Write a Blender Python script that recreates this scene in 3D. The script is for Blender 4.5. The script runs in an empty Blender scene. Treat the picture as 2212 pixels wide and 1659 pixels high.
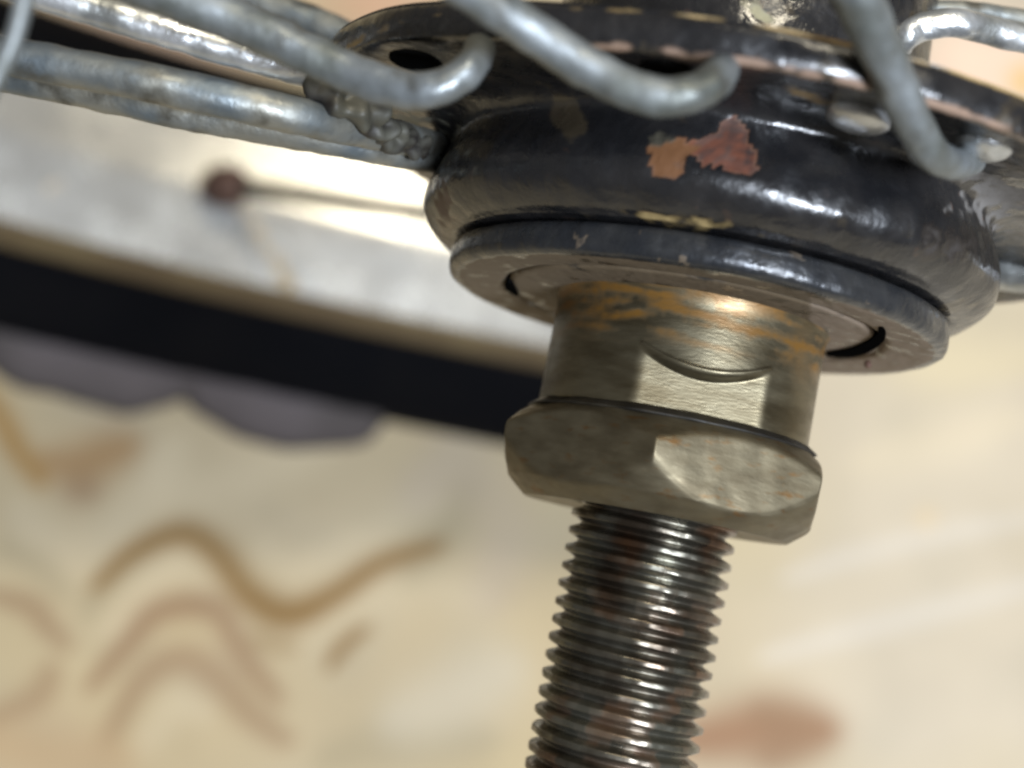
import bpy, math, random
import numpy as np
from mathutils import Vector, Matrix, noise
random.seed(4)
MM = 0.001
# ------------------------------------------------------------------ camera
scene = bpy.context.scene
FPX, CX, CY = 3039.0, 1106.0, 829.5          # authoring units: focal length and centre of the picture
H_CAM = 0.345
cam_d = bpy.data.cameras.new('camera'); cam = bpy.data.objects.new('camera', cam_d)
scene.collection.objects.link(cam); scene.camera = cam
cam.location = (0, 0, H_CAM); cam.rotation_euler = (math.radians(20), 0, 0)
cam_d.sensor_width = 36; cam_d.lens = 36 * FPX / 2212.0
cam_d.clip_start = 0.005; cam_d.clip_end = 60
cam_d.dof.use_dof = True; cam_d.dof.focus_distance = 0.0745; cam_d.dof.aperture_fstop = 27
CAM = Matrix.Translation(cam.location) @ cam.rotation_euler.to_matrix().to_4x4()
# ------------------------------------------------------------------ room light (indoors, evening, lamps only)
w = bpy.data.worlds.new('World'); scene.world = w; w.use_nodes = True
bg = w.node_tree.nodes['Background']; bg.inputs[0].default_value = (1.0, 0.95, 0.88, 1); bg.inputs[1].default_value = 0.15
def lamp(name, p, sx, sy, power, col):
    d = bpy.data.lights.new(name, 'AREA'); d.shape = 'RECTANGLE'; d.size = sx; d.size_y = sy; d.energy = power; d.color = col
    o = bpy.data.objects.new(name, d); scene.collection.objects.link(o)
    pos = CAM @ Vector(p); tgt = CAM @ Vector((0.0, 0, -0.15))
    o.location = pos; o.rotation_euler = (tgt - pos).to_track_quat('-Z', 'Y').to_euler()
    return o
lamp('ceiling_tube_lamp', (0.58, -0.26, 1.25), 0.23, 0.55, 46, (0.80, 0.88, 1.0))
lamp('ceiling_bulb_lamp', (0.38, 0.95, 0.95), 0.40, 0.40, 13, (1.0, 0.90, 0.70))
scene.view_settings.view_transform = 'Standard'; scene.view_settings.look = 'None'; scene.view_settings.exposure = 0.0
scene.render.engine = 'CYCLES'; scene.cycles.filter_width = 2.6
# ------------------------------------------------------------------ frames
def unproj(px, py, d):                      # picture point at depth d (mm) -> camera space (mm)
    return Vector(((px - CX) / FPX * d, -(py - CY) / FPX * d, -d))
B = unproj(1492, 690, 83.5)
A = unproj(1328, 1600, 80.6)
ax = (A - B).normalized()
X = Vector((1, 0, 0)); X = (X - ax * X.dot(ax)).normalized(); Y = ax.cross(X)
R3 = Matrix((X, Y, ax)).transposed()
LOC = CAM @ Matrix.Translation(B * MM) @ R3.to_4x4()      # hub frame: z runs along the axle to its threaded end
def tl(p):                                   # camera mm -> hub mm
    q = p - B
    return Vector((q.dot(X), q.dot(Y), q.dot(ax)))
def on_plane(px, py, s):                     # picture point on the plane z = s of the hub frame
    r = unproj(px, py, 1.0); t = (s + B.dot(ax)) / r.dot(ax)
    return tl(r * t)
def local_px(P):                             # Nx3 hub mm -> picture coordinates
    M = np.array([[X.x, Y.x, ax.x], [X.y, Y.y, ax.y], [X.z, Y.z, ax.z]])
    Q = P @ M.T + np.array(B)
    return CX + FPX * Q[:, 0] / -Q[:, 2], CY - FPX * Q[:, 1] / -Q[:, 2]
col = scene.collection
# ------------------------------------------------------------------ materials
def mat(name, c1, c2=None, scale=300, rough=.4, rough2=None, metal=0., bump=0., bscale=900, spec=.5, stretch=(1,1,1), attr=False,
        lo=.4, hi=.65, coat=0., bump2=0., b2scale=200, spots=None, spot_scale=400, spot_lo=.62, spot_hi=.68, soft=.15, arough=.8):
    m = bpy.data.materials.new(name); m.use_nodes = True; nt = m.node_tree; N = nt.nodes; L = nt.links
    bs = N['Principled BSDF']; tc = N.new('ShaderNodeTexCoord'); mp = N.new('ShaderNodeMapping'); mp.inputs['Scale'].default_value = stretch
    L.new(tc.outputs['Object'], mp.inputs[0])
    def nz(sc, det=5):
        n = N.new('ShaderNodeTexNoise'); n.inputs['Scale'].default_value = sc; n.inputs['Detail'].default_value = det; L.new(mp.outputs[0], n.inputs['Vector']); return n
    def ramp(src, a, b, v0, v1):
        r = N.new('ShaderNodeMapRange'); r.inputs[1].default_value = a; r.inputs[2].default_value = b
        r.inputs[3].default_value = v0; r.inputs[4].default_value = v1; L.new(src, r.inputs[0]); return r.outputs[0]
    def mix(f, a, b):
        x = N.new('ShaderNodeMix'); x.data_type = 'RGBA'; L.new(f, x.inputs[0])
        for sock, v in ((x.inputs[6], a), (x.inputs[7], b)):
            if isinstance(v, tuple): sock.default_value = (*v, 1)
            else: L.new(v, sock)
        return x.outputs[2]
    n1 = nz(scale); f = ramp(n1.outputs[0], lo, hi, 0, 1)
    c = mix(f, c1, c2 or c1)
    if spots:
        n4 = nz(spot_scale, 6); c = mix(ramp(n4.outputs[0], spot_lo, spot_hi, 0, 1), c, spots)
    met = None
    if attr:                                  # stored colour of real chips, stains and print; alpha = how much of it
        at = N.new('ShaderNodeAttribute'); at.attribute_name = 'Col'
        n5 = nz(bscale * .7, 4); sm = N.new('ShaderNodeMath'); sm.operation = 'ADD'
        L.new(at.outputs['Alpha'], sm.inputs[0]); L.new(ramp(n5.outputs[0], .3, .7, *((-.28, .28) if soft < .3 else (-.07, .07))), sm.inputs[1])
        fa = ramp(sm.outputs[0], .5 - soft, .5 + soft, 0, 1)
        c = mix(fa, c, at.outputs['Color'])
        met = ramp(fa, 0, 1, metal, metal * .3)
    L.new(c, bs.inputs['Base Color'])
    n2 = nz(scale * 1.7); r2 = rough if rough2 is None else rough2
    ro = ramp(n2.outputs[0], .35, .65, rough, r2)
    if attr:
        mx = N.new('ShaderNodeMath'); mx.operation = 'MAXIMUM'; L.new(ro, mx.inputs[0]); L.new(ramp(fa, 0, 1, 0, arough), mx.inputs[1]); ro = mx.outputs[0]
        L.new(met, bs.inputs['Metallic'])
    else: bs.inputs['Metallic'].default_value = metal
    L.new(ro, bs.inputs['Roughness'])
    bs.inputs['Specular IOR Level'].default_value = spec
    if coat: bs.inputs['Coat Weight'].default_value = coat; bs.inputs['Coat Roughness'].default_value = .15
    last = None
    for amt, sc in ((bump, bscale), (bump2, b2scale)):
        if amt:
            n3 = nz(sc, 6); b = N.new('ShaderNodeBump'); b.inputs['Strength'].default_value = 1; b.inputs['Distance'].default_value = amt * MM
            L.new(n3.outputs[0], b.inputs['Height'])
            if last: L.new(last, b.inputs['Normal'])
            last = b.outputs[0]
    if last: L.new(last, bs.inputs['Normal'])
    return m
M = {}
M['paint'] = mat('black_hub_paint', (.009, .009, .010), (.016, .015, .015), 500, .17, .38, 0, .02, 1200, .72, soft=.25, attr=True, bump2=.55, b2scale=190, spots=(.045, .035, .022), spot_scale=260)
M['capm'] = mat('worn_black_steel', (.03, .032, .036), (.05, .05, .05), 600, .2, .38, .5, .05, 1500, .6, attr=True, bump2=.2, b2scale=500)
M['cone'] = mat('oiled_cone_steel', (.165, .142, .092), (.105, .085, .05), 300, .33, .46, .9, .015, 2200, .5, stretch=(1, 1, 4), soft=.42, arough=.3, attr=True, bump2=.012, b2scale=350)
M['nut'] = mat('dull_zinc_nut', (.15, .127, .082), (.11, .09, .056), 420, .44, .58, .85, .018, 1500, .5, bump2=.02, b2scale=420, spots=(.13, .07, .025), spot_scale=800, spot_lo=.58, spot_hi=.75, stretch=(1, 1, 2.5))
M['axle'] = mat('oily_thread_steel', (.16, .155, .125), (.06, .045, .032), 260, .2, .36, .85, .03, 1600, .5, soft=.4, arough=.3, attr=True, spots=(.11, .05, .022), spot_scale=240, spot_lo=.60, spot_hi=.78)
M['spoke'] = mat('dull_galvanised_spoke', (.20, .218, .225), (.10, .108, .098), 330, .38, .66, .55, .08, 900, .5, bump2=.10, b2scale=450, spots=(.09, .085, .07), spot_scale=420, spot_lo=.56, spot_hi=.72)
M['spoke_bright'] = mat('bright_galvanised_spoke', (.68, .70, .72), (.30, .31, .30), 330, .25, .5, .8, .10, 1200, .5, bump2=.2, b2scale=420, spots=(.34, .16, .05), spot_scale=300, spot_lo=.68, spot_hi=.74)
M['spoke_old'] = mat('dark_weathered_spoke', (.22, .216, .185), (.12, .14, .15), 300, .4, .65, .6, .09, 1100, .5, bump2=.2, b2scale=400, spots=(.08, .075, .06), spot_scale=420, spot_lo=.54, spot_hi=.68)
M['contact_shade'] = mat('contact_shadow_ring', (.008, .007, .006), (.02, .016, .01), 300, .4, .7, 0, .05, 900, .4)
M['rim'] = mat('brushed_rim_metal', (.46, .455, .43), (.42, .41, .38), 60, .22, .30, .6, 0, 900, .6, attr=True)
M['rimedge'] = mat('tarnished_rim_edge', (.15, .115, .062), (.11, .08, .045), 60, .5, .6, .3)
M['crust'] = mat('crusted_grease', (.075, .072, .055), (.016, .013, .011), 300, .5, .8, .1, .05, 900, .5, lo=.42, hi=.56, spots=(.06, .06, .05), spot_scale=300)
M['nipple'] = mat('rusty_nipple', (.06, .03, .022), (.09, .045, .03), 300, .6, .7, .1)
M['tyre'] = mat('black_tyre_rubber', (.0022, .0024, .0034), (.0032, .0032, .004), 60, .85, .95, 0, .05, 300, .05)
M['lug'] = mat('dusty_tread_rubber', (.072, .062, .062), (.055, .048, .046), 40, .85, .9, 0, .1, 300, .1)
M['dark'] = mat('hole_black', (.003, .003, .003), rough=.9, spec=0)
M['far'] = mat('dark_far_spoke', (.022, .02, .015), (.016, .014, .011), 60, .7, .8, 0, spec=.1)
# ------------------------------------------------------------------ mesh helpers
def mesh_obj(name, verts, faces, m, parent=None, smooth=True, colors=None, world=False):
    me = bpy.data.meshes.new(name); V = np.asarray(verts, dtype=float) * (1 if world else MM)
    me.from_pydata(V.tolist(), [], faces); me.materials.append(m)
    if smooth: me.polygons.foreach_set('use_smooth', [True] * len(me.polygons))
    if colors is not None:
        a = me.color_attributes.new('Col', 'FLOAT_COLOR', 'POINT'); a.data.foreach_set('color', np.asarray(colors, dtype=np.float32).ravel())
    me.update(); o = bpy.data.objects.new(name, me); col.objects.link(o)
    if parent: o.parent = parent
    return o
def grid_faces(n, m, wrap=True, flip=False):
    f = []
    for i in range(n - 1):
        for j in range(m if wrap else m - 1):
            a, b, c, d = i * m + j, i * m + (j + 1) % m, (i + 1) * m + (j + 1) % m, (i + 1) * m + j
            f.append((a, d, c, b) if flip else (a, b, c, d))
    return f
def resample(prof, step):
    out = [prof[0]]
    for (r0, s0), (r1, s1) in zip(prof, prof[1:]):
        n = max(1, int(math.hypot(r1 - r0, s1 - s0) / step))
        for k in range(1, n + 1): out.append((r0 + (r1 - r0) * k / n, s0 + (s1 - s0) * k / n))
    return out
def smooth_profile(pts, n=6):                # Catmull-Rom
    P = [Vector((*p, 0)) if len(p) == 2 else Vector(p) for p in pts]; out = []
    for i in range(len(P) - 1):
        p0 = P[max(i - 1, 0)]; p1 = P[i]; p2 = P[i + 1]; p3 = P[min(i + 2, len(P) - 1)]
        for k in range(n):
            t = k / n
            out.append(.5 * ((2 * p1) + (p2 - p0) * t + (2 * p0 - 5 * p1 + 4 * p2 - p3) * t * t + (3 * p1 - p0 - 3 * p2 + p3) * t ** 3))
    out.append(P[-1]); return out
def lathe(prof, seg, wob=0., wscale=.3, seed=0):
    V = []
    for r, s in prof:
        for j in range(seg):
            a = 2 * math.pi * j / seg; x, y = r * math.cos(a), r * math.sin(a)
            if wob and r > .5:
                k = 1 + wob * noise.noise(Vector((x * wscale + seed, y * wscale, s * wscale))) / r; x *= k; y *= k
            V.append((x, y, s))
    return np.array(V), grid_faces(len(prof), seg, True, prof[0][1] > prof[-1][1])
def tube(path, rad, seg=20, wob=0., seed=0, dome=True):
    pts = [Vector(p) for p in path]; n = len(pts)
    rad = rad if isinstance(rad, (list, tuple)) else [rad] * n
    T = [(pts[min(i + 1, n - 1)] - pts[max(i - 1, 0)]).normalized() for i in range(n)]
    u = T[0].orthogonal().normalized(); V = []; rings = []
    def ring(c, t, u, r, k):
        v = t.cross(u)
        for j in range(seg):
            a = 2 * math.pi * j / seg; dd = u * math.cos(a) + v * math.sin(a)
            q = c + dd * r
            if wob: q += dd * wob * noise.noise(q * 1.1 + Vector((seed, 0, 0)))
            V.append(tuple(q))
    R = []
    if dome:
        for k in (80, 55, 30): R.append((pts[0] - T[0] * rad[0] * math.sin(math.radians(k)) * .6, T[0], rad[0] * math.cos(math.radians(k))))
    R += [(pts[i], T[i], rad[i]) for i in range(n)]
    if dome:
        for k in (30, 55, 80): R.append((pts[-1] + T[-1] * rad[-1] * math.sin(math.radians(k)) * .6, T[-1], rad[-1] * math.cos(math.radians(k))))
    for c, t, r in R:
        u = (u - t * u.dot(t)).normalized(); ring(c, t, u, r, 0)
    F = grid_faces(len(R), seg)
    F.append(tuple(range(seg))[::-1]); b = (len(R) - 1) * seg; F.append(tuple(b + j for j in range(seg)))
    return V, F
def sst(x, a, b):
    t = np.clip((x - a) / (b - a), 0, 1); return t * t * (3 - 2 * t)
def nz(P, sc, seed=0):
    return np.array([noise.noise(Vector((p[0] * sc + seed, p[1] * sc, p[2] * sc))) for p in P])
# ------------------------------------------------------------------ the wheel
wheel = bpy.data.objects.new('bicycle_wheel', None); col.objects.link(wheel)
wheel.matrix_world = LOC; wheel.empty_display_size = .01
wheel['label'] = 'spoked bicycle wheel seen close at its chipped black hub and bare threaded axle'
wheel['category'] = 'bicycle wheel'
# hub shell with flange: (r, s)
prof = [(11.2, -30), (11.2, -14), (12.5, -11.2), (15, -10.0), (23.0, -9.0), (23.8, -8.8), (24.1, -8.3), (24.0, -7.3), (23.6, -6.98), (21.8, -7.35), (19.5, -7.85), (17.6, -7.95),
        (16.6, -7.7), (16.1, -7.2), (16.3, -6.3), (16.7, -5.2), (16.92, -4.1), (16.7, -3.1), (15.8, -2.25), (15.1, -1.95), (14.7, -1.85), (13.0, -1.8)]
sp = [(p.x, p.y) for p in smooth_profile(prof, 4)]
V, F = lathe(resample(sp, .22), 420, .14, .28)
r = np.hypot(V[:, 0], V[:, 1]); ph0 = np.arctan2(V[:, 1], V[:, 0])
V[:, 2] -= 2.3 * sst(r, 17.5, 24) * np.clip(np.cos(ph0 - math.radians(192)), 0, 1) ** 1.5      # the flange is bent up on this side
px, py = local_px(V); s = V[:, 2]; ph = np.degrees(np.arctan2(V[:, 1], V[:, 0]))
n1 = nz(V, 1.3); n2 = nz(V, .5, 9); n3 = nz(V, 3.0, 5)
C = np.zeros((len(V), 4)); C[:, :3] = (.20, .09, .045)
al = np.zeros(len(V))
def blob(cx, cy, rx, ry, rot=0.):
    c, si = math.cos(rot), math.sin(rot); dx, dy = px - cx, py - cy
    return np.hypot((dx * c + dy * si) / rx, (-dx * si + dy * c) / ry)
front = (V[:, 1] > 0)
def chip(d, colr, k=1., wob=.35):
    global al
    a = np.clip(1.35 - (d + wob * n1 + .2 * n3), 0, 1) * k * front
    sel = a > al; C[sel, :3] = colr; al = np.maximum(al, a)
def in_poly(poly):
    ins = np.zeros(len(px), bool); m_ = len(poly)
    for i in range(m_):
        (x0, y0), (x1, y1) = poly[i], poly[(i + 1) % m_]
        if y0 == y1: continue
        ins ^= ((y0 > py) != (y1 > py)) & (px + n3 * 14 < (x1 - x0) * (py - y0) / (y1 - y0) + x0)
    return ins & front
t_ = in_poly([(1580, 250), (1608, 268), (1645, 378), (1570, 365), (1510, 352), (1500, 305), (1545, 285)]); C[t_, :3] = (.085, .021, .006); al[t_] = .95
dk = t_ & (n2 + n1 > .12); C[dk, :3] = (.06, .024, .014); C[t_, :3] *= (1 + .9 * n3[t_] + .5 * n1[t_])[:, None]
t_ = in_poly([(1395, 318), (1470, 300), (1515, 318), (1480, 345), (1476, 375), (1450, 392), (1412, 386), (1400, 345)]); C[t_, :3] = (.125, .046, .008); al[t_] = .85
chip(blob(1425, 300, 28, 22), (.09, .08, .055), .6)
# worn lines where paint has gone from the flange edges
e1 = np.exp(-((s + 7.08) / .17) ** 2) * (r > 23.5)
e2 = np.exp(-((s + 8.8) / .17) ** 2) * (r > 23.3)
e3 = np.exp(-((s + 2.0) / .16) ** 2) * (r < 15.6)
a1 = e1 * np.clip(.55 + 1.3 * n2 + .6 * n1, 0, 1); a2 = e2 * np.clip(.65 + 1.2 * n2 + .5 * n1, 0, 1); a3 = e3 * np.clip(1.6 - np.abs(px - 1480) / 110, 0, 1) * np.clip(.7 + n1, 0, 1) * front
for a, cc in ((a1, (.25, .165, .115)), (a2, (.30, .21, .09)), (a3, (.28, .20, .08))):
    sel = a > al; C[sel, :3] = cc; al = np.maximum(al, a)
chip(blob(1740, 205, 42, 12, .35), (.30, .22, .12), 1, .5)
chip(blob(1640, 30, 40, 18, .5), (.22, .2, .12), 1, .7)
chip(blob(2060, 520, 80, 60), (.02, .014, .010), .5, 1.2)
chip(blob(955, 440, 24, 60, -.2), (.09, .055, .03), .8, .5)
chip(blob(800, 280, 150, 70, .2), (.15, .15, .12), .9, 1.3)
chip(blob(870, 330, 40, 20, .2), (.20, .17, .09), .9, 1.3)
chip(blob(2160, 420, 90, 60, .2), (.13, .12, .11), .9, 1.3)
C[:, 3] = al
V = V * (1 - .09 * np.clip(al * 1.6 - .5, 0, 1) / np.maximum(r, 1))[:, None] * np.array([1, 1, 0]) + V * np.array([0, 0, 1])
hub = mesh_obj('hub_shell', V.tolist(), F, M['paint'], wheel, True, C)
# dust cap ring
prof = [(13.2, -1.75), (14.3, -1.7), (14.62, -1.5), (14.72, -1.1), (14.72, -.45), (14.6, -.12), (14.3, .05), (13.7, .08), (12.6, .0), (11.6, -.1), (11.3, -.18), (11.15, -.5), (11.0, -.55), (10.95, -.2), (10.7, -.12), (9.6, -.1), (7.4, -.1)]
V, F = lathe(resample(prof, .16), 420, .08, .5, 3)
r = np.hypot(V[:, 0], V[:, 1]); s = V[:, 2]; n1 = nz(V, .6, 4); n2 = nz(V, 2.5, 2); px, py = local_px(V)
C = np.zeros((len(V), 4)); C[:, :3] = (.105, .075, .042); face = sst(-r, -14.25, -13.8) * (s > -1.5)
C[:, 3] = np.clip(face * (.75 + .5 * n1), 0, 1)
sel = (r > 14) & (n1 + .5 * n2 > .55); C[sel, 3] = .6; C[sel, :3] = (.10, .075, .05)
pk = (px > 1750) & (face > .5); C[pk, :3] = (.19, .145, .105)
cap = mesh_obj('dust_cap', V.tolist(), F, M['capm'], wheel, True, C)
# open crack of the dust seal on the right, dark
def arc_strip(r0, r1, a0, a1, s0, s1, n=40, taper=True):
    Vv = []
    for i in range(n + 1):
        t = i / n; a = math.radians(a0 + (a1 - a0) * t); k = math.sin(math.pi * min(max(t, .04), .96)) ** .5 if taper else 1
        rm = (r0 + r1) / 2; h = (r1 - r0) / 2 * k * (1 + .25 * noise.noise(Vector((t * 6, 0, 0))))
        for rr, ss in ((rm - h, s0), (rm + h, s0), (rm + h, s1), (rm - h, s1)): Vv.append((rr * math.cos(a), rr * math.sin(a), ss))
    Ff = grid_faces(n + 1, 4); Ff += [(0, 1, 2, 3), (4 * n + 3, 4 * n + 2, 4 * n + 1, 4 * n)]
    return Vv, Ff
cr = smooth_profile([(1784, 767), (1835, 764), (1876, 750), (1903, 728), (1902, 708)], 5); V = []
for i_, c_ in enumerate(cr):
    h_ = 2 + 9 * math.sin(math.pi * (i_ + .3) / (len(cr) + .2)) ** .6; n0 = cr[max(i_ - 1, 0)]; n9 = cr[min(i_ + 1, len(cr) - 1)]; t_ = (n9 - n0).normalized()
    for sg, sv in ((-1, -.5), (1, -.5), (1, .03), (-1, .03)):
        q = on_plane(c_.x - t_.y * h_ * sg, c_.y + t_.x * h_ * sg, .03); V.append((q.x, q.y, sv))
n_ = len(cr); mesh_obj('seal_gap', V, grid_faces(n_, 4) + [(0, 1, 2, 3), (4 * n_ - 1, 4 * n_ - 2, 4 * n_ - 3, 4 * n_ - 4)], M['dark'], cap, False)
v, f = arc_strip(10.6, 11.3, 176, 196, -.6, .03, 24); g = mesh_obj('seal_gap', v, f, M['dark'], cap, False)
v, f = tube([on_plane(1874, 783, .3), on_plane(1876, 790, .5)], .22, 10, .05); mesh_obj('grit', v, f, M['nipple'], cap)
# bearing cone with wrench flats
R0 = 7.95; seg = 480; ss = np.arange(-.3, 6.72, .04); V = []
fn = math.radians(86)
for sv in ss:
    for j in range(seg):
        a = 2 * math.pi * j / seg; rr = R0
        if sv < .9: rr = R0 + .28 * ((.9 - sv) / 1.2) ** 2
        if sv > 6.45: rr = R0 - (sv - 6.45) * 3.0
        for fa in (fn, fn + math.pi):
            d = math.cos(a - fa)
            if d > 0:
                t = math.sin(a - fa) * rr; edge = 3.15 + 1.0 * (1 - (t / 3.7) ** 2)
                k = min(max((sv - edge) / .42, 0), 1)
                if abs(t) < 3.6: rr += .07 * math.exp(-((sv - edge + .12) / .10) ** 2)
                cut = 7.14 / d; hh = max(0.16 - abs(rr - cut), 0) / 0.16; sm_ = min(rr, cut) - hh * hh * .04
                rr = rr + (sm_ - rr) * (k * k * (3 - 2 * k))
        V.append((rr * math.cos(a), rr * math.sin(a), sv))
V = np.array(V); F = grid_faces(len(ss), seg)
n1 = nz(V * np.array([.5, .5, 2.2]), .9, 3); n2 = nz(V, 2.5, 8); px, py = local_px(V); s = V[:, 2]; front = V[:, 1] > 0
C = np.zeros((len(V), 4)); C[:, :3] = (.17, .082, .014)
al = np.clip(sst(-s, -3.8, -1.2) * (.42 + 1.3 * n1 + .3 * n2), 0, .85)
al = np.maximum(al, np.clip(1.1 - blob(1650, 655, 75, 38, .25), 0, 1) * 1.0 * front)
al = np.maximum(al, np.clip(1.1 - blob(1440, 612, 90, 18, .1), 0, 1) * .8 * front)
al = np.maximum(al, np.clip(1.0 - blob(1730, 760, 40, 110, .0), 0, 1) * .55 * front)
C[:, 3] = al
V, F = V.tolist(), F
mesh_obj('bearing_cone', V, F, M['cone'], wheel, True, C)
# lock nut: hexagon turned down by 30 degree chamfers
seg = 720; s0, s1 = 6.75, 12.05; ss = np.linspace(s0, s1, 90); V = []
def nut_r(a, sv):
    k = (a - math.radians(99)) % (math.pi / 3); hexr = 8.82 / math.cos(k - math.pi / 6)
    e = sv - s0; c = 8.15 + e * 1.35; e = s1 - sv; c = min(c, 7.75 + (1.25 * e if e < 1 else 1.25 + .70 * (e - 1)))
    h = 12; q = min(hexr, c)
    return q - .10 * math.exp(-abs(hexr - c) / .13)
for sv in ss:
    for j in range(seg):
        a = 2 * math.pi * j / seg; rr = nut_r(a, sv) + .05 * noise.noise(Vector((math.cos(a) * 9, math.sin(a) * 9, sv)) * .7)
        V.append((rr * math.cos(a), rr * math.sin(a), sv))
F = grid_faces(len(ss), seg)
for (sv, base, fl, ri) in ((s0, 0, True, 5.6), (s1, (len(ss) - 1) * seg, False, 4.35)):
    b = len(V)
    for j in range(seg):
        a = 2 * math.pi * j / seg; V.append((ri * math.cos(a), ri * math.sin(a), sv + (0 if fl else -.25)))
    for j in range(seg):
        q = (base + j, base + (j + 1) % seg, b + (j + 1) % seg, b + j); F.append(q[::-1] if fl else q)
mesh_obj('lock_nut', V, F, M['nut'], wheel, True)
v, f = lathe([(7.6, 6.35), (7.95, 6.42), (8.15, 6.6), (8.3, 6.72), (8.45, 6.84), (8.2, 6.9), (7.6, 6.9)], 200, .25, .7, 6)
mesh_obj('contact_shadow_ring', v.tolist(), f, M['contact_shade'], wheel)  # black ring added to paint the contact shadow between cone and nut
# threaded axle
P_ = 1.04; seg = 160; ss = np.arange(6.0, 34, .055); V = []
for sv in ss:
    for j in range(seg):
        a = 2 * math.pi * j / seg
        t = (sv / P_ + a / (2 * math.pi)) % 1.0
        h = 1 - abs(2 * t - 1)                       # 0 root, 1 crest
        h = min(max((h - .10) / .62, 0), 1); h = h * h * (3 - 2 * h) * .5 + h * .5
        rr = 4.20 + .62 * h + (.02 + .05 * h) * noise.noise(Vector((math.cos(a) * 5, math.sin(a) * 5, sv)) * 1.1)
        V.append((rr * math.cos(a), rr * math.sin(a), sv))
F = grid_faces(len(ss), seg); F.append(tuple((len(ss) - 1) * seg + j for j in range(seg)))
V = np.array(V); px, py = local_px(V); n1 = nz(V[::4], .55, 21).repeat(4)[:len(V)]
C = np.zeros((len(V), 4)); C[:, :3] = (.085, .042, .02)
right_ = sst(px - (1419 - (py - 1102) * .163), 40, 120)
C[:, 3] = np.clip(sst(py, 1430, 1620) * (.25 + 1.3 * n1) + right_ * (.18 + .8 * n1) + np.clip(n1 - .3, 0, 1) * .8, 0, .6) * (V[:, 1] > -2)
axle = mesh_obj('threaded_axle', V.tolist(), F, M['axle'], wheel, True, C)
# ------------------------------------------------------------------ spokes
def spoke(pts, rads, m, wob=.06, label=None, seed=0):
    path = [tuple(p) for p in smooth_profile([tuple(p) for p in pts], 10)]
    n = len(path); rr = [rads[0] + (rads[1] - rads[0]) * i / (n - 1) for i in range(n)]
    v, f = tube(path, rr, 24, wob, seed)
    o = mesh_obj('spoke', v, f, m, wheel)
    if label: o['label'] = label
    return o
def U(px, py, d): return tl(unproj(px, py, d))
# hooked ends on the near face of the flange
def DP(px, py, s_): return (on_plane(px, py, s_), )[0]
sA = spoke([U(-900, -560, 62), U(-300, -290, 63), U(300, -38, 63.5), U(500, 42, 64), U(620, 95, 64), U(740, 150, 64), U(835, 186, 63.5), U(915, 197, 63), U(985, 172, 63), U(1022, 138, 63.5), U(1036, 104, 65)], (1.12, .72), M['spoke'], .08, 'grey spoke hooked up into the flange rim, first on the left', 1)
sB = spoke([U(420, -420, 52), U(760, -180, 56), U(1020, -20, 57.5), U(1130, 55, 58.5), U(1240, 130, 59), U(1340, 185, 59), U(1425, 210, 59), U(1500, 200, 59.2), U(1545, 172, 60), U(1560, 138, 62)], (.93, .80), M['spoke'], .08, 'pale grey spoke with hooked end at the middle of the flange', 2)
sC = spoke([U(1640, -420, 54), U(1760, -180, 56), U(1845, -20, 57.5), U(1890, 80, 59), U(1930, 170, 60.5), U(1970, 260, 62), U(2008, 325, 63.5), U(2050, 352, 65), U(2095, 350, 69)], (1.12, .72), M['spoke'], .08, 'thick pale spoke crossing the flange on the right', 3)
# a bundle running left to the rim
spoke([U(-1100, -470, 66), U(-300, -140, 67), U(100, -12, 68), U(297, 48, 68.5), U(445, 93, 69), U(570, 130, 70), U(680, 160, 72), U(780, 190, 76)], (.90, .75), M['spoke_bright'], .08, 'shiny bright spoke with rust specks', 4)
spoke([U(-1200, -120, 70), U(-300, 60, 70), U(0, 118, 70), U(210, 157, 70), U(345, 183, 70), U(600, 240, 71), U(720, 268, 73), U(840, 292, 77), U(960, 325, 84)], (1.0, .95), M['spoke_old'], .08, 'dull brownish spoke below the shiny one', 5)
spoke([U(-1200, -60, 76), U(-300, 105, 76), U(0, 160, 76), U(212, 203, 76), U(400, 246, 76), U(700, 300, 77), U(880, 335, 80), U(990, 350, 86)], (.98, .80), M['spoke_old'], .08, 'bluish grey spoke, lowest of the left bundle', 6)
spoke([U(-200, -330, 92), U(300, -90, 92), U(560, 10, 92), U(700, 62, 92), U(800, 110, 92)], (1.2, 1.2), M['spoke_old'], .08, 'dark spoke behind the left bundle', 7)
spoke([U(-40, 230, 54), U(20, 110, 54), U(50, 10, 54), U(90, -200, 54)], (.38, .38), M['spoke'], .02, 'thin blurred spoke crossing the left corner', 8)
sE = spoke([U(1930, 130, 80), U(1948, 88, 78), U(1985, 62, 78), U(2060, 50, 78), U(2140, 66, 79), U(2260, 92, 80), U(2800, 190, 84), U(3600, 330, 90)], (.78, .85), M['spoke_bright'], .08, 'bright spoke bending away to the right', 9)
spoke([U(1960, 30, 84), U(2060, 20, 84), U(2230, 44, 85), U(2900, 150, 88)], (.5, .6), M['spoke_old'], .05, 'olive grey spoke along the top right', 10)
spoke([U(2020, 540, 92), U(2120, 572, 90), U(2260, 590, 88), U(2800, 640, 86)], (1.5, 1.3), M['spoke_bright'], .08, 'speckled shiny spoke at the right edge behind the hub', 12)
# crusted grease where the spokes cross under the flange
pth = [tuple(p) for p in smooth_profile([tuple(U(*q)) for q in ((668, 168, 72), (715, 205, 72), (765, 240, 73), (820, 268, 74.5), (870, 305, 77), (935, 330, 82))], 26)]
V, F = tube(pth, [.5 + .55 * math.sin(math.pi * min(1, k_ / (len(pth) - 1) + .12)) + .22 * noise.noise(Vector((k_ * .11, 2.2, 0))) for k_ in range(len(pth))], 48, .75, 5)
o = mesh_obj('crusted_grease', V, F, M['crust'], wheel); o['label'] = 'grey green crust of old grease between spokes and flange'
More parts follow.
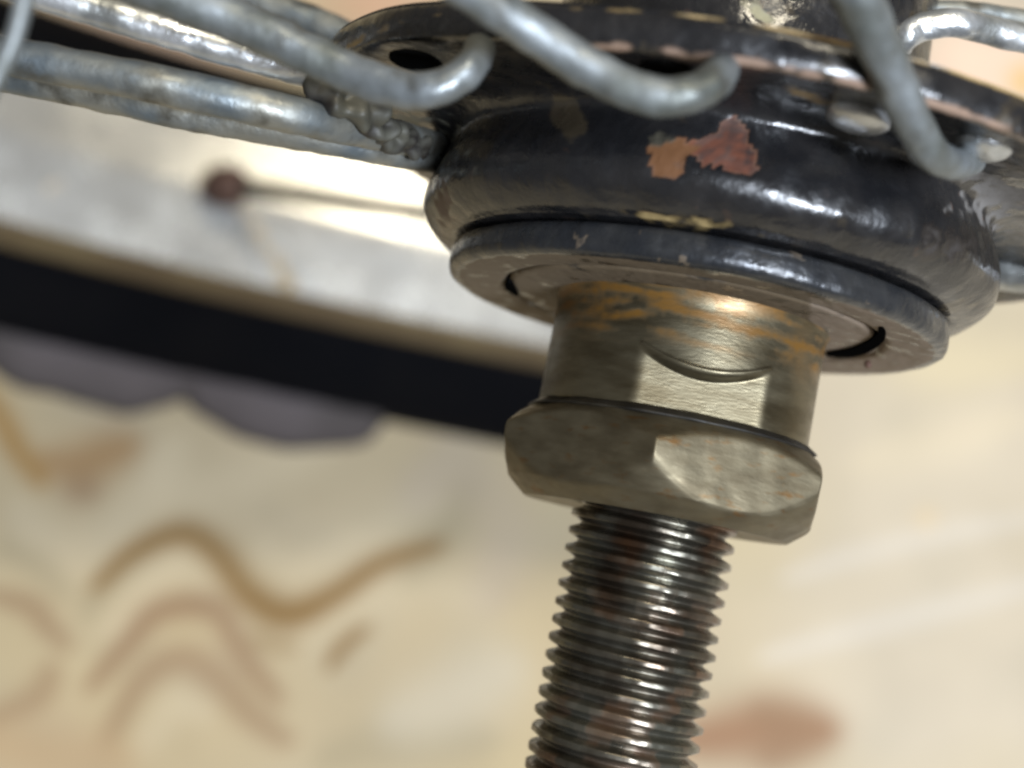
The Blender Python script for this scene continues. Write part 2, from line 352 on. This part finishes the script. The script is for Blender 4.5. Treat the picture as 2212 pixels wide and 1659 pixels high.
# far spoke running from behind the hub to its rusty nipple in the rim
NIP = unproj(485, 402, 268)
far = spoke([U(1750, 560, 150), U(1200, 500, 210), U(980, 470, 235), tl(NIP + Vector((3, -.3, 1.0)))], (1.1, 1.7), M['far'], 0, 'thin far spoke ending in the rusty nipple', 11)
path = [tl(NIP + Vector((3.4, -.4, 1.6))), tl(NIP + Vector((1, 0, 0))), tl(NIP + Vector((-2, .2, -3)))]
v, f = tube([tuple(p) for p in smooth_profile([tuple(p) for p in path], 5)], [2.4, 3.0, 3.6, 3.9, 4.1, 4.2, 4.2, 4.2, 4.1, 4.0, 3.8], 20, .2)
mesh_obj('nipple', v, f, M['nipple'], far)
# button heads of the spokes that come from the other side
def head(px_, py_, s_, rx, ry, rot, m, label, hole=False):
    c = on_plane(px_, py_, s_); n = 28; V = []; prof_ = ((0.02, .62), (.35, .58), (.65, .45), (.88, .22), (1.0, 0), (1.0, -.6))
    for rr, hh in prof_:
        for j in range(n):
            a = 2 * math.pi * j / n; x, y = rr * rx * math.cos(a), rr * ry * math.sin(a)
            V.append((c.x + x * math.cos(rot) - y * math.sin(rot), c.y + x * math.sin(rot) + y * math.cos(rot), c.z + hh * .75 * (1 + .2 * noise.noise(Vector((x, y, 0))))))
    F = grid_faces(len(prof_), n, True, True); F.append(tuple(range(n)))
    o = mesh_obj('spoke_head', V, F, m, hub); o['label'] = label
    if hole:
        v, f = tube([tuple(c + Vector((.1, .05, .38))), tuple(c + Vector((.1, .05, .52)))], .45, 14); mesh_obj('pin', v, f, M['dark'], o)
    return o
head(1852, 262, -7.45, 1.35, 1.75, 0.9, M['spoke_bright'], 'round grey spoke head on the flange beside the thick spoke')
head(2125, 322, -7.45, 1.3, 1.5, 0.5, M['spoke_bright'], 'bright worn spoke head at the right of the flange')
# holes behind the hooked ends
for (hx, hy, rr) in ((898, 134, 1.25), (1440, 158, 1.2)):
    c = on_plane(hx, hy, -7.2); v, f = lathe([(.01, -.35), (rr * .8, -.3), (rr, .06), (rr * 1.08, .05), (rr * 1.1, -.1)], 28)
    v = v + np.array([c.x, c.y, c.z]); o = mesh_obj('spoke_hole', v.tolist(), f, M['dark'], hub)
# ------------------------------------------------------------------ rim and tyre, the arc of the wheel beyond the hub
CR = Vector((12.0, 47.0, -77.0))             # wheel centre in camera mm
rd = Vector((0, 0, -1)); rd = (rd - ax * rd.dot(ax)).normalized(); rl = ax.cross(rd).normalized()
if rl.x < 0: rl = -rl
def ring_pt(psi, r_, w_):                    # r_ from the wheel centre, w_ along the axle away from its near end
    q = CR + (rd * math.cos(psi) + rl * math.sin(psi)) * r_ - ax * w_
    return tl(q)
def psi_of_px(x, r_=210):
    best = min(((abs(CX + FPX * c.x / -c.z - x), p) for p, c in PS)); return best[1]
PS = []
for i in range(-1000, 300):
    p = math.radians(i / 10); q = CR + (rd * math.cos(p) + rl * math.sin(p)) * 210
    if q.z < -20: PS.append((p, q))
P0, P1 = math.radians(-86), psi_of_px(1480)
def sweep(name, prof_, m, parent, n=150, colors=None):
    V = []; k = len(prof_)
    for i in range(n + 1):
        p = P0 + (P1 - P0) * i / n
        for r_, w_ in prof_: V.append(tuple(ring_pt(p, r_, w_)))
    F = grid_faces(n + 1, k, True); F += [tuple(range(k)), tuple(n * k + j for j in range(k))[::-1]]
    Cc = colors(np.array(V)) if colors else None
    return mesh_obj(name, V, F, m, parent, True, Cc)
top = [(213.2, 17.5), (211.9, 16.5), (210.8, 12), (209.7, 7), (208.8, 2.8), (208.4, .8), (208.3, -2), (208.3, -7), (208.28, -12), (208.26, -14.2), (208.25, -15.2)]
def rim_col(V):
    px, py = local_px(V); C = np.zeros((len(V), 4)); C[:, :3] = (.33, .25, .14)
    d = np.abs((px - 500) - (py - 415) * .62 - 0) / (22 + .06 * np.clip(py - 415, 0, 400)); a = np.clip(1.3 - d, 0, 1) * (py > 410) * .62
    d2 = np.hypot(px - 115, py - 405) / 26; a = np.maximum(a, np.clip(1.35 - d2, 0, 1) * .6)
    C[:, 3] = a; return C
bed = [(p.x, p.y) for p in smooth_profile(top, 8)] + [(214, -15.4), (216, -14.5), (216, 17.5)]
rim = sweep('rim', bed, M['rim'], wheel, 420, rim_col)
edge = [(208.3, -15.25), (209.6, -15.9), (213.5, -18.2), (217, -19.0), (219, -19.0), (219, -15.5), (214, -15.3)]
sweep('rim_edge', edge, M['rimedge'], rim)
ty = [(217, -18.0), (221, -22), (227, -27), (235, -32), (243, -34.0), (250, -33), (256, -28), (259, -18), (260, 0), (259, 18), (254, 29), (240, 34), (227, 28), (217, 18)]
tyre = sweep('tyre', [(p.x, p.y) for p in smooth_profile(ty, 4)], M['tyre'], wheel)
# shoulder lugs
def lug(pxc, half_deg, depth, label=None):
    pc = psi_of_px(pxc, 245) if isinstance(pxc, (int, float)) else pxc[0]
    n = 18; prof_ = None; V = []
    for i in range(n + 1):
        t = -1 + 2 * i / n; p = pc + math.radians(half_deg) * t; e = max(0.0, 1 - abs(t) ** 2.6) ** .55; e = .02 + .98 * e
        for r_, w_ in ((238, -31.5), (239, -32.5 - depth * .25 * e), (243, -33.5 - depth * .8 * e), (248, -33.3 - depth * e), (254, -31 - depth * .9 * e), (257, -27 - .5 * depth * e), (255, -24)): V.append(tuple(ring_pt(p, r_ + .8 * noise.noise(Vector((p * 40, r_, w_))), w_ - 1.6 * e * noise.noise(Vector((p * 28, 3.3, 0))))))
    F = grid_faces(n + 1, 7); F += [tuple(range(7)), tuple(n * 7 + j for j in range(7))[::-1]]
    return mesh_obj('tread_lug', V, F, M['lug'], tyre)
pa, pb = psi_of_px(325), psi_of_px(715); stp = pb - pa
for k in range(-3, 2): lug((pa + stp * k,), math.degrees(stp) * .56, 10.5)
# ------------------------------------------------------------------ the floor tile with its printed marbling
def floor_pt(px_, py_):
    d = (CAM.to_3x3() @ unproj(px_, py_, 1.0)); o = CAM.translation
    t = -o.z / d.z; return o + d * t
nx, ny = 420, 380
xs = np.linspace(-.45, .45, nx); ys = np.linspace(-.32, .52, ny)
GX, GY = np.meshgrid(xs, ys); Vw = np.stack([GX.ravel(), GY.ravel(), np.zeros(nx * ny)], 1)
Mi = np.array(CAM.inverted()); Q = Vw @ Mi[:3, :3].T + Mi[:3, 3]
px = CX + FPX * Q[:, 0] / -Q[:, 2]; py = CY - FPX * Q[:, 1] / -Q[:, 2]
w1 = nz(Vw, 14, 1); w2 = nz(Vw, 45, 5); wx = nz(Vw, 25, 11)
base = np.array([.39, .31, .185]); C = np.ones((nx * ny, 4)); C[:, :3] = base
def tint(mask, c):
    C[:, :3] = C[:, :3] * (1 - mask[:, None]) + np.array(c) * mask[:, None]
tint(sst(px, 1200, 2000) * .85, (.47, .41, .32))  # paler to the right: light falloff painted in along with the pattern
tint(np.clip(.5 + w1, 0, 1) * .30, (.41, .345, .25)); tint(np.clip(w2 * 1.4, 0, 1) * .4, (.32, .285, .215)); tint(np.clip(wx * 1.6, 0, 1) * .35, (.41, .335, .18))
def stroke(pts, wd, c, k, end=1):
    P = [(p.x, p.y) for p in smooth_profile(pts, 10)]; d = np.full(len(px), 1e9); wdt = np.full(len(px), 1.)
    n = len(P)
    qx = px + 10 * w2; qy = py + 10 * wx
    for i in range(n - 1):
        (x0, y0), (x1, y1) = P[i], P[i + 1]; dx, dy = x1 - x0, y1 - y0; L2 = dx * dx + dy * dy + 1e-9
        t = np.clip(((qx - x0) * dx + (qy - y0) * dy) / L2, 0, 1); dd = np.hypot(qx - x0 - t * dx, qy - y0 - t * dy)
        u = (i + t) / (n - 1); ww = wd * (.45 + .75 * np.sin(np.pi * np.clip(u, 0, 1)) ** .7)
        v = dd / ww; sel = v < d; d[sel] = v[sel]
    tint(np.exp(-d ** 2.2) * min(1, k * 1.25), c)
br = (.19, .11, .036); pk = (.215, .13, .07)
lt = (.47, .39, .26); dkk = (.27, .225, .14)
stroke([(240, 1370), (330, 1265), (400, 1225), (460, 1270), (520, 1350)], 40, lt, .5)
stroke([(560, 1180), (640, 1230), (720, 1200), (850, 1130), (960, 1090)], 46, lt, .5)
stroke([(300, 1620), (380, 1530), (450, 1540)], 36, lt, .5)
stroke([(640, 1390), (760, 1300), (900, 1260), (1050, 1280)], 50, lt, .45)
stroke([(40, 1100), (110, 1180), (200, 1190), (320, 1080), (380, 960)], 60, lt, .5)
stroke([(330, 1000), (420, 1060), (520, 1040), (700, 960)], 50, lt, .4)
stroke([(180, 1330), (240, 1250), (330, 1180)], 26, dkk, .5)
stroke([(700, 1640), (860, 1610), (1050, 1600)], 60, dkk, .5)
stroke([(880, 1240), (960, 1150), (1020, 1040)], 46, dkk, .5)
stroke([(1850, 1000), (2000, 960), (2200, 900)], 50, (.52, .44, .31), .5)
stroke([(1900, 760), (2050, 800), (2240, 780)], 50, (.50, .42, .27), .5)
stroke([(0, 1180), (80, 1220), (150, 1290)], 26, dkk, .45)
stroke([(205, 1270), (290, 1190), (390, 1150), (460, 1190), (530, 1280), (620, 1325), (720, 1285), (830, 1215), (950, 1180)], 30, br, .9)
stroke([(520, 1270), (610, 1325), (690, 1305)], 24, br, .5)
stroke([(190, 1490), (280, 1390), (330, 1330), (400, 1310), (470, 1325), (520, 1400), (600, 1510)], 30, pk, .7)
stroke([(230, 1600), (300, 1480), (390, 1425), (470, 1460), (540, 1540), (620, 1600)], 34, pk, .55)
stroke([(470, 1050), (520, 1120), (590, 1150), (680, 1125), (860, 1040)], 16, (.42, .34, .22), .5)
stroke([(715, 1440), (745, 1395), (800, 1350)], 15, br, .85)
stroke([(540, 1370), (600, 1395), (650, 1390)], 14, br, .45)
stroke([(90, 990), (160, 1000), (240, 975), (290, 960)], 46, (.29, .18, .085), .75)
stroke([(150, 1050), (200, 1060)], 30, pk, .5)
stroke([(-60, 820), (0, 900), (40, 975), (90, 1045)], 24, (.28, .16, .05), .8)
stroke([(-40, 1285), (60, 1310), (100, 1350), (150, 1400)], 24, pk, .6)
stroke([(-40, 1560), (60, 1520), (100, 1480), (110, 1440)], 30, pk, .5)
stroke([(-40, 1600), (120, 1630), (260, 1640)], 70, (.36, .25, .14), .6)
stroke([(1480, 1600), (1600, 1585), (1690, 1580), (1790, 1580)], 66, (.25, .135, .07), .8)
stroke([(1640, 1540), (1720, 1590), (1660, 1640)], 56, (.22, .125, .065), .6)
stroke([(1990, 1110), (2010, 1130)], 18, (.52, .40, .24), .6)
stroke([(1700, 1250), (1950, 1170), (2250, 1120)], 20, (.50, .455, .39), .5); stroke([(1650, 1420), (1950, 1330), (2250, 1260)], 24, (.50, .455, .39), .5)
stroke([(900, 1080), (1000, 1010), (1090, 1120), (1060, 1300)], 70, (.38, .31, .23), .45)
stroke([(850, 1560), (1000, 1500), (1100, 1440)], 80, (.44, .39, .30), .5)
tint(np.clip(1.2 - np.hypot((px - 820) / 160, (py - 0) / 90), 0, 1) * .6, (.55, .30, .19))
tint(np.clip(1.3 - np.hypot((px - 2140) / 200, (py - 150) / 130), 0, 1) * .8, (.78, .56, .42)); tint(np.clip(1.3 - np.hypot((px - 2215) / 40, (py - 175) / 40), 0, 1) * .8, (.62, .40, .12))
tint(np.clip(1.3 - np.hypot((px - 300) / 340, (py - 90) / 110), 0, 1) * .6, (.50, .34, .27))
m = bpy.data.materials.new('marbled_floor_tile'); m.use_nodes = True; nt = m.node_tree; bs = nt.nodes['Principled BSDF']
at = nt.nodes.new('ShaderNodeAttribute'); at.attribute_name = 'Col'
n_ = nt.nodes.new('ShaderNodeTexNoise'); n_.inputs['Scale'].default_value = 30; n_.inputs['Detail'].default_value = 8; tcn = nt.nodes.new('ShaderNodeTexCoord'); nt.links.new(tcn.outputs['Object'], n_.inputs['Vector'])
mr = nt.nodes.new('ShaderNodeMapRange'); mr.inputs[1].default_value = .3; mr.inputs[2].default_value = .7; mr.inputs[3].default_value = .92; mr.inputs[4].default_value = 1.06; nt.links.new(n_.outputs[0], mr.inputs[0])
mu = nt.nodes.new('ShaderNodeVectorMath'); mu.operation = 'SCALE'; nt.links.new(at.outputs['Color'], mu.inputs[0]); nt.links.new(mr.outputs[0], mu.inputs['Scale'])
nt.links.new(mu.outputs[0], bs.inputs['Base Color']); bs.inputs['Roughness'].default_value = .45; bs.inputs['Specular IOR Level'].default_value = .3
FV = Vw.tolist(); FF = grid_faces(ny, nx, False)
# wide surround of the same tile reaching to the walls
b = len(FV); O = 3.0
FV += [(-O, -O, 0), (O, -O, 0), (O, O, 0), (-O, O, 0)]; c0, c1, c2, c3 = 0, nx - 1, nx * ny - 1, nx * (ny - 1)
FF += [(b, b + 1, c1, c0), (b + 1, b + 2, c2, c1), (b + 2, b + 3, c3, c2), (b + 3, b, c0, c3)]
C = np.vstack([C, np.tile([*base, 1.], (4, 1))])
# edge strips share only the corners of the fine sheet: sink them a hair to avoid coincident faces
fl = mesh_obj('floor', FV, FF, m, None, False, C, world=True); fl['kind'] = 'structure'; fl['label'] = 'beige polished floor tile with brown wavy marbling'
